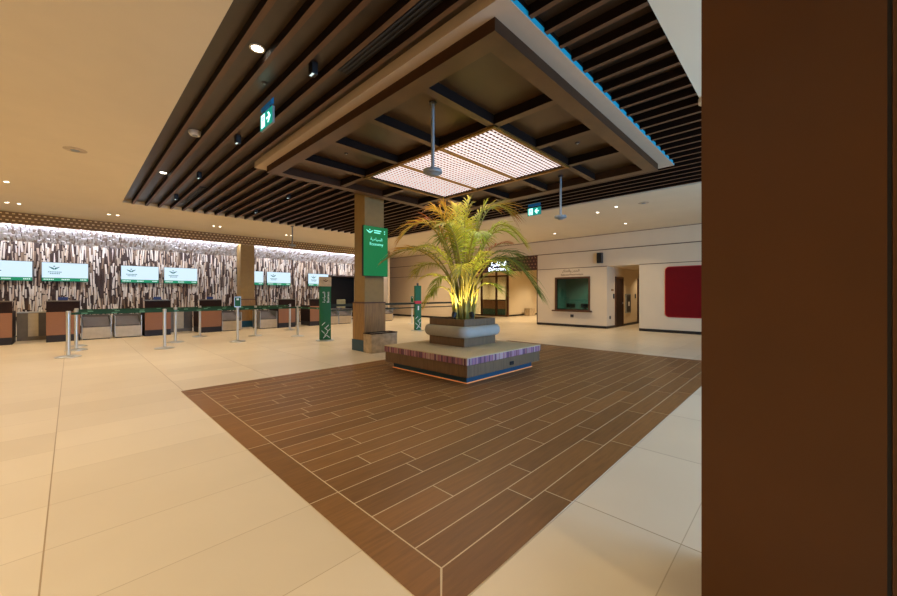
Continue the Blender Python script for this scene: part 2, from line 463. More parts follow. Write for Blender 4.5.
while x < 12.3:
    t = 0
    while t < 1.4:
        ln = min(random.uniform(.1, .3), 1.47-t); a = (t+ln/2)/1.484
        stick(Vector((x+random.uniform(-.015, .015), 18.25-1.39*a, 3.1+.52*a-.002)), random.uniform(.04, .07), ln, random.uniform(.015, .05), random.uniform(-.12, .12), SL)
        t += ln+random.uniform(0, .05)
    x += .062
o = obj('stick_relief', bm, M['stick'], wc); o['kind'] = 'stuff'
bm = BM(); box(bm, -3, 12.4, 16.81, 16.85, 3.5, 3.54)
tag(obj('led_strip', bm, M['coolled']), 'cool white cove light strip behind the bronze lattice band', 'light strip')
# dark office behind the far opening
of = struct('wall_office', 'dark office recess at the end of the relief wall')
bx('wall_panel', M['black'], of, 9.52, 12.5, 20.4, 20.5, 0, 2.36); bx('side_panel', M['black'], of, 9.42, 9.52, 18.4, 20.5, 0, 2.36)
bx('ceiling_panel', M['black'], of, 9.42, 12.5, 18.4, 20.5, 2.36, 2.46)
bx('wall_passage', M['wall'], None, 12.5, 14.95, 21.4, 21.5, 0, CZ, kind='structure')
bx('wall_pier', M['wall'], None, 12.45, 12.55, 16.8, 21.5, 0, CZ, kind='structure')

# ------------------------------------------------------------------ setting: right wall with booth, corridor and shop recess
WX = 14.9
bm = BM()
def wseg(y0, y1, z0, z1): box(bm, WX, WX+.12, y0, y1, z0, z1)
wseg(13.45, 21.5, 0, CZ); wseg(8.77, 13.45, 3.17, CZ)
wseg(7.88, 8.77, 0, CZ); wseg(6.31, 7.88, 0, .68); wseg(6.31, 7.88, 2.12, CZ); wseg(5.63, 6.31, 0, CZ)
wseg(4.44, 5.63, 2.5, CZ); wseg(-5, 4.44, 0, CZ)
obj('wall_right', bm, M['wall'], kind='structure')
def trimline(n, y0, y1, z, h=.028): bx('trim_%d' % n, M['frame'], None, WX-.006, WX+.002, y0, y1, z, z+h, kind='structure')
trimline(2, -5, 21.4, 3.16); trimline(3, 13.45, 21.4, 2.49, .022); trimline(4, 5.63, 8.77, 2.49, .022); trimline(5, -5, 4.44, 2.49, .022)
trimline(6, -5, 21.4, CZ-.035, .02)
bx('trim_7', M['frame'], None, WX-.006, WX+.12, 8.75, 8.79, 0, 3.16, kind='structure')
for i, (y0, y1) in enumerate(((-5, 4.44), (5.63, 8.75), (13.45, 21.4))):
    bx('baseboard_right' if i == 0 else 'baseboard_%s' % ('booth', 'far')[i-1], M['baseboard'], None, WX-.02, WX, y0, y1, 0, .1, kind='structure')
# corridor
bm = BM(); box(bm, WX+.12, 20, 5.63, 5.75, 0, 2.5); box(bm, WX+.12, 20, 4.32, 4.44, 0, 2.5); box(bm, 19.9, 20, 4.44, 5.63, 0, 2.5); box(bm, WX+.12, 20, 4.32, 5.75, 2.5, 2.6)
obj('wall_corridor', bm, M['wall'], kind='structure')
bx('baseboard_corridor', M['baseboard'], None, WX+.01, 15.76, 5.61, 5.63, 0, .1, kind='structure')
bx('baseboard_corridor_end', M['baseboard'], None, 16.74, 18.55, 5.61, 5.63, 0, .1, kind='structure')
for n, X in ((1, 15.76), (2, 18.6)):
    d = struct('door_%d' % n); d.location = (X, 5.63, 0)
    bm = BM(); box(bm, 0, .07, -.03, 0, 0, 2.12); box(bm, .9, .97, -.03, 0, 0, 2.12); box(bm, .07, .9, -.03, 0, 2.05, 2.12); obj('door_frame', bm, M['frame'], d)
    bx('door_leaf', M['dark'], d, .07, .9, -.015, -.002, 0, 2.05)
    bm = BM(); box(bm, .8, .86, -.05, -.015, .98, 1.02); obj('door_handle', bm, M['chrome'], d)
# shop recess behind the fascia
bx('trim_8', M['redlattice'], None, WX+.02, WX+.08, 8.79, 13.45, 2.5, 3.17, kind='structure')
bm = BM()
box(bm, 18.95, 24, 13.25, 13.4, 0, 3.3); box(bm, 23.9, 24, 8.77, 13.4, 0, 3.3); box(bm, WX+.12, 24, 8.65, 8.77, 0, 3.3)
box(bm, WX+.12, 24, 8.77, 17.5, 3.2, 3.3); box(bm, WX+.12, 24, 17.4, 17.5, 0, 3.3); box(bm, 22.4, 22.5, 13.4, 17.5, 0, 3.3)
obj('wall_recess', bm, M['cream'], kind='structure')
bx('baseboard_recess', M['baseboard'], None, 19.0, 23.9, 13.23, 13.25, 0, .1, kind='structure')
w = struct('window_2', 'glazed shopfront with brown mullions behind the palm')
bm = BM()
for Y in (13.22, 14.1, 15.3, 16.4, 17.35): box(bm, 18.9, 19.0, Y-.05, Y+.05, 0, 3.2)
box(bm, 18.9, 19.0, 13.27, 17.3, 0, .08); box(bm, 18.9, 19.0, 13.27, 17.3, 2.5, 2.6)
obj('window_frame', bm, M['frame'], w)
bx('window_pane', M['glass'], w, 18.945, 18.955, 13.27, 17.3, .08, 2.5)
t = thing('shop_counter', 'brown shop counter with teal base behind the shopfront glass', 'counter', (20.4, 15, 0))
bx('base', M['teal'], t, -.3, .3, -1.3, 1.3, 0, .42); bx('body', M['orange'], t, -.3, .3, -1.3, 1.3, .42, .98); bx('counter_top', M['dark'], t, -.34, .34, -1.34, 1.34, .98, 1.03)
t = thing('display_shelf', 'tall brown display shelf on the wall inside the shop', 'shelf', (22.2, 14.2, 0))
bx('back_panel', M['frame'], t, .15, .19, -.6, .6, 0, 2.1)
for z in (.05, .6, 1.1, 1.6, 2.06): bx('shelf', M['frame'], t, -.15, .15, -.6, .6, z, z+.04)
for Y in (-.6, .57): bx('side_panel', M['frame'], t, -.15, .15, Y, Y+.03, 0, 2.1)
t = thing('illuminated_sign', 'glowing white bilingual letters on the brown screen behind the palm', 'sign', (WX, 0, 0))
bx('backing', M['darkgrey'], t, -.03, .02, 10.3, 11.55, 2.5, 3.04)
AR = dict(dep='\ufe93\ufead\ufea9\ufe8e\ufed0\ufee4\ufedf\ufe8d', eco='\ufe94\ufef4\ufea3\ufe8e\ufef4\ufeb4\ufedf\ufe8d', tick='\ufeae\ufedb\ufe8d\ufeac\ufe98\ufedf\ufe8d\ufeed \ufeb0\ufea0\ufea4\ufedf\ufe8d')
text('lettering', AR['dep'], .3, M['signwhite'], t, FACE_X, (-.035, 10.93, 2.8), 'CENTER')
text('lettering', 'Departures', .27, M['signwhite'], t, FACE_X, (-.035, 10.93, 2.56), 'CENTER')
t = thing('planter', 'small grey stone planter box by the wall beyond the booth', 'planter', (20.9, 12.85, 0))
bm = BM(); box(bm, -.35, .35, -.2, .2, 0, .06); box(bm, -.35, .35, -.2, -.16, .06, .48); box(bm, -.35, .35, .16, .2, .06, .48); box(bm, -.35, -.31, -.16, .16, .06, .48); box(bm, .31, .35, -.16, .16, .06, .48)
obj('box', bm, M['stone'], t); bx('soil', M['soil'], t, -.31, .31, -.16, .16, .06, .43)

# ticket booth window and room
w = struct('window_1', 'framed booth window with green tinted glass'); 
bm = BM(); f = .07
box(bm, WX-.03, WX+.12, 6.31, 6.31+f, .68, 2.12); box(bm, WX-.03, WX+.12, 7.88-f, 7.88, .68, 2.12); box(bm, WX-.03, WX+.12, 6.31+f, 7.88-f, 2.12-f, 2.12); box(bm, WX-.03, WX+.12, 6.31+f, 7.88-f, .68, .68+.04)
obj('window_frame', bm, M['frame'], w)
bx('window_pane', M['boothglass'], w, WX+.05, WX+.06, 6.31+f, 7.88-f, .72, 2.12-f)
bx('window_sill', M['frame'], w, WX-.14, WX-.03, 6.22, 7.97, .64, .70)
bm = BM(); box(bm, 17.4, 17.5, 5.75, 8.65, 0, 2.7); box(bm, WX+.12, 17.4, 8.6, 8.65, 0, 2.7); box(bm, WX+.12, 17.4, 5.75, 5.8, 0, 2.7); box(bm, WX+.12, 17.5, 5.75, 8.65, 2.7, 2.8)
obj('wall_booth', bm, M['booth'], kind='structure')
t = thing('booth_desk', 'dark desk behind the green booth window', 'desk', (15.5, 7.1, 0))
bx('desk_top', M['dark'], t, -.3, .3, -1.2, 1.2, .68, .73); bx('side_panel', M['dark'], t, -.28, .28, -1.2, -1.16, 0, .68); bx('side_panel', M['dark'], t, -.28, .28, 1.16, 1.2, 0, .68)
def monitor(Y, label):
    t = thing('monitor', label, 'monitor', (15.55, Y, .73), 0, 'monitors in the booth')
    bx('stand', M['black'], t, -.06, .06, -.1, .1, 0, .02); bx('neck', M['black'], t, .0, .02, -.02, .02, .02, .12); bx('screen', M['black'], t, -.02, .0, -.2, .2, .06, .24)
monitor(7.45, 'low black monitor on the booth desk, left one behind green glass')
monitor(6.8, 'low black monitor on the booth desk, right one behind green glass')
bm = BM(); box(bm, WX-.025, WX, 7.02, 7.16, .4, .52)
t = tag(obj('wall_socket', bm, M['darkgrey'], bevel=.005), 'small dark socket on the white wall below the booth window', 'socket')
t = thing('wall_lettering', 'small dark two line lettering above the booth window', 'sign', (WX-.002, 0, 0))
words('lettering', AR['tick'], .15, M['frame'], t, FACE_X, (0, 7.55, 2.34)); words('lettering', 'Sales and Reservations', .11, M['frame'], t, FACE_X, (0, 7.6, 2.19))
t = thing('wall_speaker', 'dark grey box speaker high on the white wall by the corridor', 'speaker', (WX, 5.88, 2.63))
bx('housing', M['darkgrey'], t, -.16, 0, -.1, .1, 0, .42, bevel=.01); bx('grille', M['black'], t, -.168, -.16, -.08, .08, .03, .39)
# red panel, rounded
def rrect(x0, x1, y0, y1, r, n=6):
    out = []
    for cx, cy, a0 in ((x1-r, y1-r, 0), (x0+r, y1-r, 90), (x0+r, y0+r, 180), (x1-r, y0+r, 270)):
        out += [(cx+r*math.cos(math.radians(a0+90*i/n)), cy+r*math.sin(math.radians(a0+90*i/n))) for i in range(n+1)]
    return out
t = thing('wall_panel', 'large crimson rounded wall panel on the white wall', 'wall panel', (WX, 3.55, .58))
bm = BM(); flat(bm, rrect(0, 2.0, 0, 1.76, .12), 0, FACE_X, .05); obj('panel', bm, M['red'], t, bevel=.008)
bm = BM(); flat(bm, rrect(-.025, 2.025, -.025, 1.785, .14), 0, FACE_X, .03); obj('border', bm, M['redsoft'], t)
# corridor fittings
t = thing('wall_cabinet', 'narrow metal service cabinet between the corridor doors', 'cabinet', (17.28, 5.63, .55))
bx('body', M['grey'], t, -.3, .3, -.05, 0, 0, .85); bx('door', M['darkgrey'], t, -.24, .24, -.06, -.05, .05, .8); bx('label_plate', M['white'], t, -.08, .08, -.063, -.06, .32, .5); bx('gauge', M['black'], t, -.08, .08, -.063, -.06, .58, .7)
bx0 = lambda n, lab, cat, X, z, wd, h, m: tag(bx(n, M[m], None, X-wd/2, X+wd/2, 5.6, 5.629, z, z+h, bevel=.004), lab, cat)
bx0('door_sign', 'small tan plate on the corridor wall before the nearer door', 'sign', 15.45, 1.52, .18, .07, 'gold')
bx0('intercom', 'small dark intercom beside the nearer corridor door', 'intercom', 15.6, 1.2, .1, .2, 'darkgrey')
bx0('socket', 'low dark socket near the corridor corner', 'socket', 15.2, .38, .09, .12, 'darkgrey')
bx0('card_reader', 'small dark card reader beside the farther corridor door', 'card reader', 18.3, 1.2, .1, .2, 'darkgrey')

# ------------------------------------------------------------------ other walls (behind and beside the camera)
bx('wall_left', M['cream'], None, -5.1, -5, -5, 18.4, 0, CZ, kind='structure')
bm = BM(); box(bm, -5, 3, -5.1, -5, 0, CZ); box(bm, 13.5, 14.95, -5.1, -5, 0, CZ); box(bm, 3, 13.5, -5.1, -5, 3.2, CZ)
obj('wall_front', bm, M['cream'], kind='structure')
w = struct('window_3', 'entrance glazing in the front wall')
bm = BM()
for i in range(8): box(bm, 3+i*1.5-.04, 3+i*1.5+.04, -5.08, -5, 0, 3.2)
obj('window_frame', bm, M['darkgrey'], w)

# ------------------------------------------------------------------ columns
def column(x0, x1, y0, y1, top, label, nm='column'):
    c = struct(nm, label)
    bx('base', M['blue'], c, x0-.045, x1+.045, y0-.045, y1+.045, 0, .27)
    bx('cladding', M['clad'], c, x0-.03, x1+.03, y0-.03, y1+.03, .27, 1.15); bx('ledge', M['frame'], c, x0-.035, x1+.035, y0-.035, y1+.035, 1.15, 1.18)
    bx('shaft', M['tan'], c, x0, x1, y0, y1, 1.18, top)
column(4.87, 5.42, 7.5, 7.95, SB, 'tan column with oak lower half, blue base and a green sign')
column(4.93, 5.46, 16.85, 17.35, 3.62, 'tan column among the far check in desks')
c = struct('column', 'dark bronze column close to the camera')
bx('shaft', M['brown'], c, 1.8, 2.3, -.191, .30, 0, CZ); bx('reveal', M['black'], c, 1.815, 2.3, -.202, -.191, 0, CZ); bx('return_panel', M['brown'], c, 1.8, 2.3, -.5, -.202, 0, CZ)

t = thing('hanging_sign', 'green lit sign with white emblem and lettering on the tan column', 'sign', (4.775, 7.4, 1.80))
bx('housing', M['black'], t, 0, .70, .015, .07, 0, 1.2); bx('face', M['signgreen'], t, .008, .692, 0, .015, .008, 1.192); bx('bracket', M['black'], t, .25, .45, .07, .1, .3, .9)
bm = BM(); bird(bm, .17, 1.06, .1, FACE_Y, (0, -.001, 0)); obj('emblem', bm, M['signtext'], t)
text('lettering', AR['eco'], .1, M['signtext'], t, FACE_Y, (.36, -.001, .86), 'CENTER'); text('lettering', 'Economy', .105, M['signtext'], t, FACE_Y, (.36, -.001, .74), 'CENTER')
bm = BM()
for i, (a, c_, z) in enumerate(((.29, .5, 1.085), (.29, .47, 1.035), (.58, .61, 1.085), (.58, .61, 1.03))): box(bm, a, c_, -.004, -.0005, z, z+.028)
obj('small_print', bm, M['signtext'], t)

t = thing('planter', 'grey stone box planter at the foot of the tan column', 'planter', (5.17, 7.28, 0))
bm = BM(); X, Y, h, q = .37, .16, .44, .03
box(bm, -X, X, -Y, Y, .0, .08); box(bm, -X, X, -Y, -Y+q, .08, h); box(bm, -X, X, Y-q, Y, .08, h); box(bm, -X, -X+q, -Y+q, Y-q, .08, h); box(bm, X-q, X, -Y+q, Y-q, .08, h)
obj('box', bm, M['stone'], t); bx('soil', M['soil'], t, -X+q, X-q, -Y+q, Y-q, .08, h-.05)
bm = BM(); box(bm, -X-.008, X+.008, -Y-.008, -Y+q, h, h+.02); box(bm, -X-.008, X+.008, Y-q, Y+.008, h, h+.02); box(bm, -X-.008, -X+q, -Y+q, Y-q, h, h+.02); box(bm, X-q, X+.008, -Y+q, Y-q, h, h+.02)
obj('rim', bm, M['dark'], t)

# ------------------------------------------------------------------ bench planter
BC = (5.1, 4.57)
t = thing('planter_bench', 'square upholstered bench around a timber planter under the light panel', 'bench', (BC[0], BC[1], .0045))
bx('plinth', M['blue'], t, -.92, .92, -.9, .9, .012, .115)
bm = BM()
for d in ((-.935, .935, -.915, -.9), (-.935, .935, .9, .915), (-.935, -.92, -.9, .9), (.92, .935, -.9, .9)): box(bm, *d, 0, .012)
obj('led_strip', bm, M['warmled'], t)
bx('seat_box', M['benchwood'], t, -1.03, 1.03, -1.01, 1.01, .115, .295, bevel=.004)
bx('socket', M['black'], t, .06, .17, -1.02, -1.01, .16, .22)
cu = bx('cushion_border', M['stripes'], t, -1.045, 1.045, -1.025, 1.025, .297, .405, bevel=.012)
bm = BM(); n = 10
vs = [[bm.verts.new(((i/n*2-1)*1.043, (j/n*2-1)*1.023, .402+.035*(1-(abs(i/n*2-1))**4)*(1-(abs(j/n*2-1))**4)+.01)) for j in range(n+1)] for i in range(n+1)]
for i in range(n):
    for j in range(n): bm.faces.new((vs[i][j], vs[i+1][j], vs[i+1][j+1], vs[i][j+1]))
ed = [e for e in bm.edges if e.is_boundary]
r = bmesh.ops.extrude_edge_only(bm, edges=ed)
for v in [g_ for g_ in r['geom'] if isinstance(g_, bmesh.types.BMVert)]: v.co.z = .4
obj('seat_cushion', bm, M['fabric'], t, smooth=True)
bm = BM(); a, h0, h1 = .435, .43, .92; cx, cy = .02, .03
box(bm, cx-a, cx+a, cy-a, cy-a+.05, h0, h1); box(bm, cx-a, cx+a, cy+a-.05, cy+a, h0, h1); box(bm, cx-a, cx-a+.05, cy-a+.05, cy+a-.05, h0, h1); box(bm, cx+a-.05, cx+a, cy-a+.05, cy+a-.05, h0, h1)
pb = obj('planter_box', bm, M['benchwood'], t)
bx('soil', M['soil'], pb, cx-a+.05, cx+a-.05, cy-a+.05, cy+a-.05, h0+.01, h1-.04)
bm = BM(); pts = []
R_ = .1; aa = a+.05
for p in rrect(cx-aa, cx+aa, cy-aa, cy+aa, .12, 6): pts.append((p[0], p[1], .705))
n = len(pts); rings = []
for i in range(n):
    p = Vector(pts[i]); d = (Vector(pts[(i+1) % n])-Vector(pts[i-1])).normalized(); o_ = Vector((d.y, -d.x, 0))
    rings.append([bm.verts.new(p+o_*.07*math.cos(2*PI*k/14)+Vector((0, 0, R_*math.sin(2*PI*k/14)))) for k in range(14)])
for i in range(n):
    for k in range(14): bm.faces.new((rings[i][k], rings[i][(k+1) % 14], rings[(i+1) % n][(k+1) % 14], rings[(i+1) % n][k]))
obj('backrest_bolster', bm, M['bolster'], t, smooth=True)

# ------------------------------------------------------------------ palm
PC = Vector((BC[0]+.03, BC[1]+.0, .884))
pal_ = thing('areca_palm', 'bushy areca palm with green and orange fronds in the bench planter', 'palm', PC)
Rv, Fv, Uv = Vector((.696, -.718, 0)), Vector((.718, .696, 0)), Vector((0, 0, 1))
GREEN, LIME, YEL, ORA, BRN, DKG = (112, 134, 36), (168, 180, 46), (220, 190, 66), (186, 106, 46), (156, 88, 44), (84, 108, 42)
def frond(a, c, e, col, tipc, ll=.3, n=34, s0=.3, droop=.5, dens=1.0):
    """rachis bends from a past c to e (r, f, u) offsets in metres; leaflets beyond s0 of its length"""
    P = [Rv*p[0]+Fv*p[1]+Uv*p[2] for p in (a, c, e)]
    q = lambda s: P[0]*(1-s)**2+P[1]*2*s*(1-s)+P[2]*s*s
    bm = BM(); cl = bm.loops.layers.float_color.new('Col')
    ns = 16
    pts = [q(i/ns) for i in range(ns+1)]
    tube(bm, pts, [.016*(1-.8*i/ns)+.002 for i in range(ns+1)], 6)
    c1, c2, cr = Vector(lin(*col)[:3]), Vector(lin(*tipc)[:3]), Vector(lin(150, 140, 56)[:3])
    for f_ in bm.faces:
        for l in f_.loops: l[cl] = (cr.x, cr.y, cr.z, 1)
    n = int(n*.72)
    for i in range(n):
        s = s0+(1-s0)*(i+random.uniform(.2, .8))/n; p = q(s); d = (q(min(1, s+.02))-q(s-.02)).normalized()
        side = d.cross(Uv)
        if side.length < .15: side = Rv.copy()
        side.normalize(); nrm = side.cross(d).normalized()
        w = (s-s0)/(1-s0); L_ = 1.3*ll*(.45+1.1*w*(1-w)*2.2)*(1 if w < .85 else .75)
        for k in (-1, 1):
            if random.random() > dens: continue
            dirn = (side*k*(.85-.35*w)+d*(.55+.5*w)+nrm*random.uniform(.12, .42)).normalized()
            ln = L_*random.uniform(.65, 1.2); wd = .0105*random.uniform(.8, 1.2)
            up = dirn.cross(d).normalized(); wv = dirn.cross(up).normalized()
            sh = random.uniform(.8, 1.2); tp = random.random()
            row = []
            for j, (tt, ww) in enumerate(((0, .5), (.3, 1), (.65, .8), (1, .05))):
                pp = p+dirn*ln*tt-Uv*droop*ln*tt*tt*random.uniform(.85, 1.1)
                row.append((bm.verts.new(pp-wv*wd*ww), bm.verts.new(pp+wv*wd*ww), tt))
            for A, B in zip(row, row[1:]):
                f_ = bm.faces.new((A[0], A[1], B[1], B[0]))
                for l, tt in zip(f_.loops, (A[2], A[2], B[2], B[2])):
                    m_ = min(1, (.15+.85*w)*(.25+.75*tt)*(.5+tp)); cc = (c1*(1-m_)+c2*m_)*sh; l[cl] = (cc.x, cc.y, cc.z, 1)
    obj('frond', bm, M['leaf'], pal_)
# canes
canes = []
for i in range(24):
    a = i*2.4; r = .05+.15*math.sqrt(i/24)
    b0 = Vector((r*math.cos(a), r*math.sin(a), 0)); hgt = random.uniform(.5, 1.05)
    b1 = b0*1.15+Uv*hgt*.5; b2 = b0*random.uniform(1.3, 1.9)+Uv*hgt
    bm = BM(); pts = [b0*(1-s)**2+b1*2*s*(1-s)+b2*s*s for s in [k/8 for k in range(9)]]
    tube(bm, pts, [.019, .018, .02, .017, .018, .015, .016, .013, .012], 8)
    obj('cane', bm, M['cane'], pal_, smooth=True)
F = [  # (start), (bend), (end) as right, depth, up from the planter soil
    ((-.10, 0, .5), (-.55, .0, 2.45), (-1.18, -.1, 1.5), YEL, ORA, .42, 38),
    ((-.12, -.05, .4), (-.5, -.2, 1.75), (-1.45, -.3, 1.08), GREEN, ORA, .34, 38),
    ((-.10, .1, .4), (-.35, .1, 1.7), (-.92, .2, 1.35), LIME, GREEN, .32, 34),
    ((0, 0, .5), (-.05, .0, 1.7), (.12, .1, 2.32), LIME, YEL, .36, 36),
    ((.05, 0, .5), (.3, .1, 2.75), (.98, .2, 1.98), GREEN, ORA, .42, 38),
    ((.08, 0, .5), (.45, -.1, 2.5), (1.14, -.2, 1.33), LIME, YEL, .34, 38),
    ((.08, .1, .5), (.4, .3, 1.55), (.95, .5, 1.5), BRN, ORA, .26, 32),
    ((.10, -.05, .4), (.6, -.2, 1.9), (1.36, -.3, .42), DKG, GREEN, .42, 40),
    ((.10, .05, .4), (.55, .2, 1.6), (1.15, .4, 1.0), DKG, GREEN, .36, 34),
    ((-.12, -.1, .3), (-.45, -.3, .95), (-.72, -.5, .25), LIME, YEL, .13, 22),
    ((-.10, -.12, .3), (-.4, -.5, 1.2), (-.55, -.8, .45), LIME, GREEN, .16, 24),
    ((.0, -.1, .5), (-.15, -.3, 1.9), (-.4, -.7, 1.65), GREEN, YEL, .34, 34),
    ((.02, -.1, .5), (.1, -.4, 1.8), (.25, -.9, 1.45), LIME, GREEN, .34, 34),
    ((.0, .1, .5), (-.2, .4, 2.1), (-.45, .9, 1.6), GREEN, GREEN, .34, 34),
    ((.05, .1, .5), (.25, .5, 2.1), (.5, 1.0, 1.6), GREEN, YEL, .34, 34),
    ((-.04, 0, .5), (-.25, -.1, 1.9), (-.42, -.15, 2.15), YEL, ORA, .34, 34),
    ((-.03, .05, .5), (-.14, .1, 1.9), (-.12, .25, 2.2), LIME, YEL, .3, 32),
    ((.05, -.03, .5), (.2, -.05, 1.8), (.42, -.05, 2.2), GREEN, YEL, .34, 34),
    ((.05, -.1, .4), (.3, -.4, 1.4), (.7, -.8, .85), LIME, GREEN, .3, 32),
    ((-.08, .1, .4), (-.5, .5, 1.5), (-1.0, .8, .9), GREEN, YEL, .3, 32),
    ((.0, -.1, .4), (-.05, -.5, 1.3), (-.1, -.95, .8), LIME, YEL, .28, 30),
    ((-.06, -.06, .4), (-.3, -.2, 1.5), (-.62, -.35, 1.8), GREEN, BRN, .3, 32),
    ((.06, .02, .4), (.25, .05, 1.3), (.62, .1, 1.75), DKG, BRN, .3, 32),
    ((.1, -.05, .3), (.35, -.2, .9), (.62, -.3, .55), GREEN, LIME, .24, 26),
    ((0, .0, .4), (.02, -.05, 1.2), (.0, -.1, 1.9), LIME, YEL, .34, 34),
    ((-.08, .05, .5), (-.42, .1, 2.2), (-.85, .2, 1.85), ORA, BRN, .4, 36),
    ((-.05, -.05, .5), (-.3, -.2, 2.1), (-.62, -.3, 2.0), YEL, ORA, .36, 36),
    ((-.1, .0, .45), (-.6, .05, 1.5), (-1.25, .1, 1.32), YEL, ORA, .34, 36),
    ((-.06, -.1, .45), (-.35, -.35, 1.5), (-.85, -.6, 1.25), LIME, YEL, .34, 34),
    ((.03, .05, .5), (.12, .1, 2.3), (.62, .2, 2.12), LIME, ORA, .38, 36),
    ((.02, .0, .5), (-.02, .15, 2.0), (-.22, .3, 2.28), YEL, ORA, .34, 34),
    ((.06, -.06, .45), (.4, -.25, 2.0), (.85, -.4, 1.5), LIME, GREEN, .36, 36),
    ((.06, .1, .45), (.5, .4, 1.7), (1.2, .6, 1.2), GREEN, DKG, .36, 36),
    ((0, .02, .5), (.05, .1, 1.5), (.2, .2, 1.95), YEL, LIME, .34, 34),
    ((-.03, -.03, .5), (-.1, -.15, 1.4), (-.28, -.3, 1.75), LIME, YEL, .34, 34),
    ((.04, -.08, .4), (.15, -.3, 1.2), (.4, -.6, 1.2), LIME, YEL, .3, 32),
    ((-.08, -.02, .35), (-.35, -.05, 1.0), (-.75, -.1, .8), LIME, YEL, .26, 28),
    ((.08, .0, .35), (.4, .05, 1.1), (.85, .1, .85), GREEN, DKG, .3, 30),
]
for a, c_, e, c1, c2, ll, n in F: frond(a, c_, e, c1, c2, ll, n, s0=.34 if ll > .25 else .42, droop=random.uniform(.35, .6))
def uplight(loc, rz, label):
    u = thing('uplight', label, 'spotlight', loc, rz, 'uplights in the palm planter')
    bm = BM(); lathe(bm, [(0, 0), (.03, 0), (.03, .012), (0, .012)], 14); obj('base', bm, M['black'], u)
    bx('yoke', M['black'], u, -.008, .008, -.035, .035, .012, .05)
    bm = BM(); lathe(bm, [(0, -.05), (.03, -.05), (.042, .0), (.042, .055), (.037, .055), (.035, .04), (0, .04)], 18)
    h = obj('lamp_head', bm, M['black'], u, smooth=True); h.location = (0, 0, .1); h.rotation_euler = (0, math.radians(28), 0)
    bm = BM(); lathe(bm, [(0, .041), (.034, .041)], 18); l = obj('lens', bm, M['lamp'], h)
    return u
uplight((4.8, 4.52, .884), math.radians(10), 'black uplight at the left of the palm stems, its lens glowing')
uplight((5.0, 4.26, .884), math.radians(75), 'black uplight in front of the palm stems, right of the glowing one')

# ------------------------------------------------------------------ check in desks
def counter(x0, label, sign=None):
    t = thing('check_in_counter', label, 'counter', (x0, 15.4, 0), 0, 'check in counters')
    bx('plinth', M['plinth'], t, .0, .68, .03, .95, 0, .2); bx('front_panel', M['orange'], t, 0, .68, 0, .04, .2, .86)
    bx('side_panel', M['dark'], t, 0, .03, .04, .98, .2, .9); bx('side_panel', M['dark'], t, .65, .68, .04, .98, .2, .9)
    bx('screen_panel', M['dark'], t, 0, .68, .01, .06, .86, 1.16); bx('counter_top', M['graybrown'], t, -.01, .69, -.01, .3, 1.16, 1.19)
    bx('work_top', M['graybrown'], t, .03, .65, .06, .95, .7, .74)
    if sign:
        s = thing('counter_sign', sign, 'sign', (x0+.33, 15.5, 1.19), 0, 'small blue signs on the check in counters')
        bx('stand', M['darkgrey'], s, -.08, .08, -.02, .03, 0, .012); bx('face', mat('blue_sign_%d' % int(x0*10+99), (30, 54, 120), .4), s, -.1, .1, 0, .012, .012, .1)
counter(-1.79, 'caramel and dark brown check in counter at the left end of the row')
counter(-.49, 'caramel check in counter second from left, right behind the foremost queue post', 'small blue sign on the second check in counter from left')
counter(1.68, 'caramel check in counter just right of the first pair of baggage scales', 'small blue sign on the counter right of the paired scales')
counter(3.19, 'caramel check in counter just left of the far tan column', 'small blue sign on the counter left of the far column')
counter(5.92, 'caramel check in counter just right of the far tan column')
counter(7.25, 'caramel check in counter partly behind the tall green pylon')
def scale(x0, label):
    t = thing('baggage_scale', label, 'baggage scale', (x0, 15.45, 0), 0, 'baggage scales between the counters')
    bx('base', M['plinth'], t, .03, .63, .06, .9, 0, .05); bx('front_panel', M['steelcream'], t, .02, .64, 0, .05, .03, .37)
    bm = BM(); v = [bm.verts.new(p) for p in ((.04, .0, .37), (.62, .0, .37), (.62, .9, .62), (.04, .9, .62), (.04, .0, .41), (.62, .0, .41), (.62, .9, .66), (.04, .9, .66))]
    for f in ((3, 2, 1, 0), (4, 5, 6, 7), (0, 1, 5, 4), (1, 2, 6, 5), (2, 3, 7, 6), (3, 0, 4, 7)): bm.faces.new([v[i] for i in f])
    obj('conveyor_belt', bm, M['belt'], t)
    for X in (0, .64):
        bm = BM(); box(bm, X, X+.02, 0, .9, .03, .7); obj('side_rail', bm, M['steel'], t, bevel=.006)
    bx('back_panel', M['belt'], t, .02, .64, .9, .94, .05, .72)
    return t
for x0, lab in ((.22, 'grey baggage scale right of the second counter from left'), (.95, 'grey baggage scale left of the third counter from left'),
                (3.9, 'grey baggage scale left of the far column'), (5.22, 'grey baggage scale right of the far column'),
                (7.96, 'grey baggage scale right of the tall green pylon'), (8.65, 'grey baggage scale in front of the dark office, by the near column'),
                (11.1, 'grey baggage scale seen just right of the tan column')): scale(x0, lab)
def cabinet(x0, x1, label):
    t = thing('infill_cabinet', label, 'cabinet', (x0, 16.45, 0), 0, 'low steel cabinets between counters')
    wd = x1-x0; cols = ('graybrown', 'steelcream', 'belt')
    bx('carcass', M['graybrown'], t, 0, wd, .02, .3, 0, .82); bx('top', M['steel'], t, 0, wd, -.01, .3, .82, .85)
    for i in range(3): bx('door', M[cols[i]], t, wd*i/3+.005, wd*(i+1)/3-.005, 0, .02, .12, .81)
    return t
cabinet(-1.1, -.46, 'low steel cabinet between the two leftmost counters'); cabinet(2.38, 3.17, 'low grey cabinet between the third and fourth counters'); cabinet(6.62, 7.23, 'low grey cabinet between the two counters right of the far column')
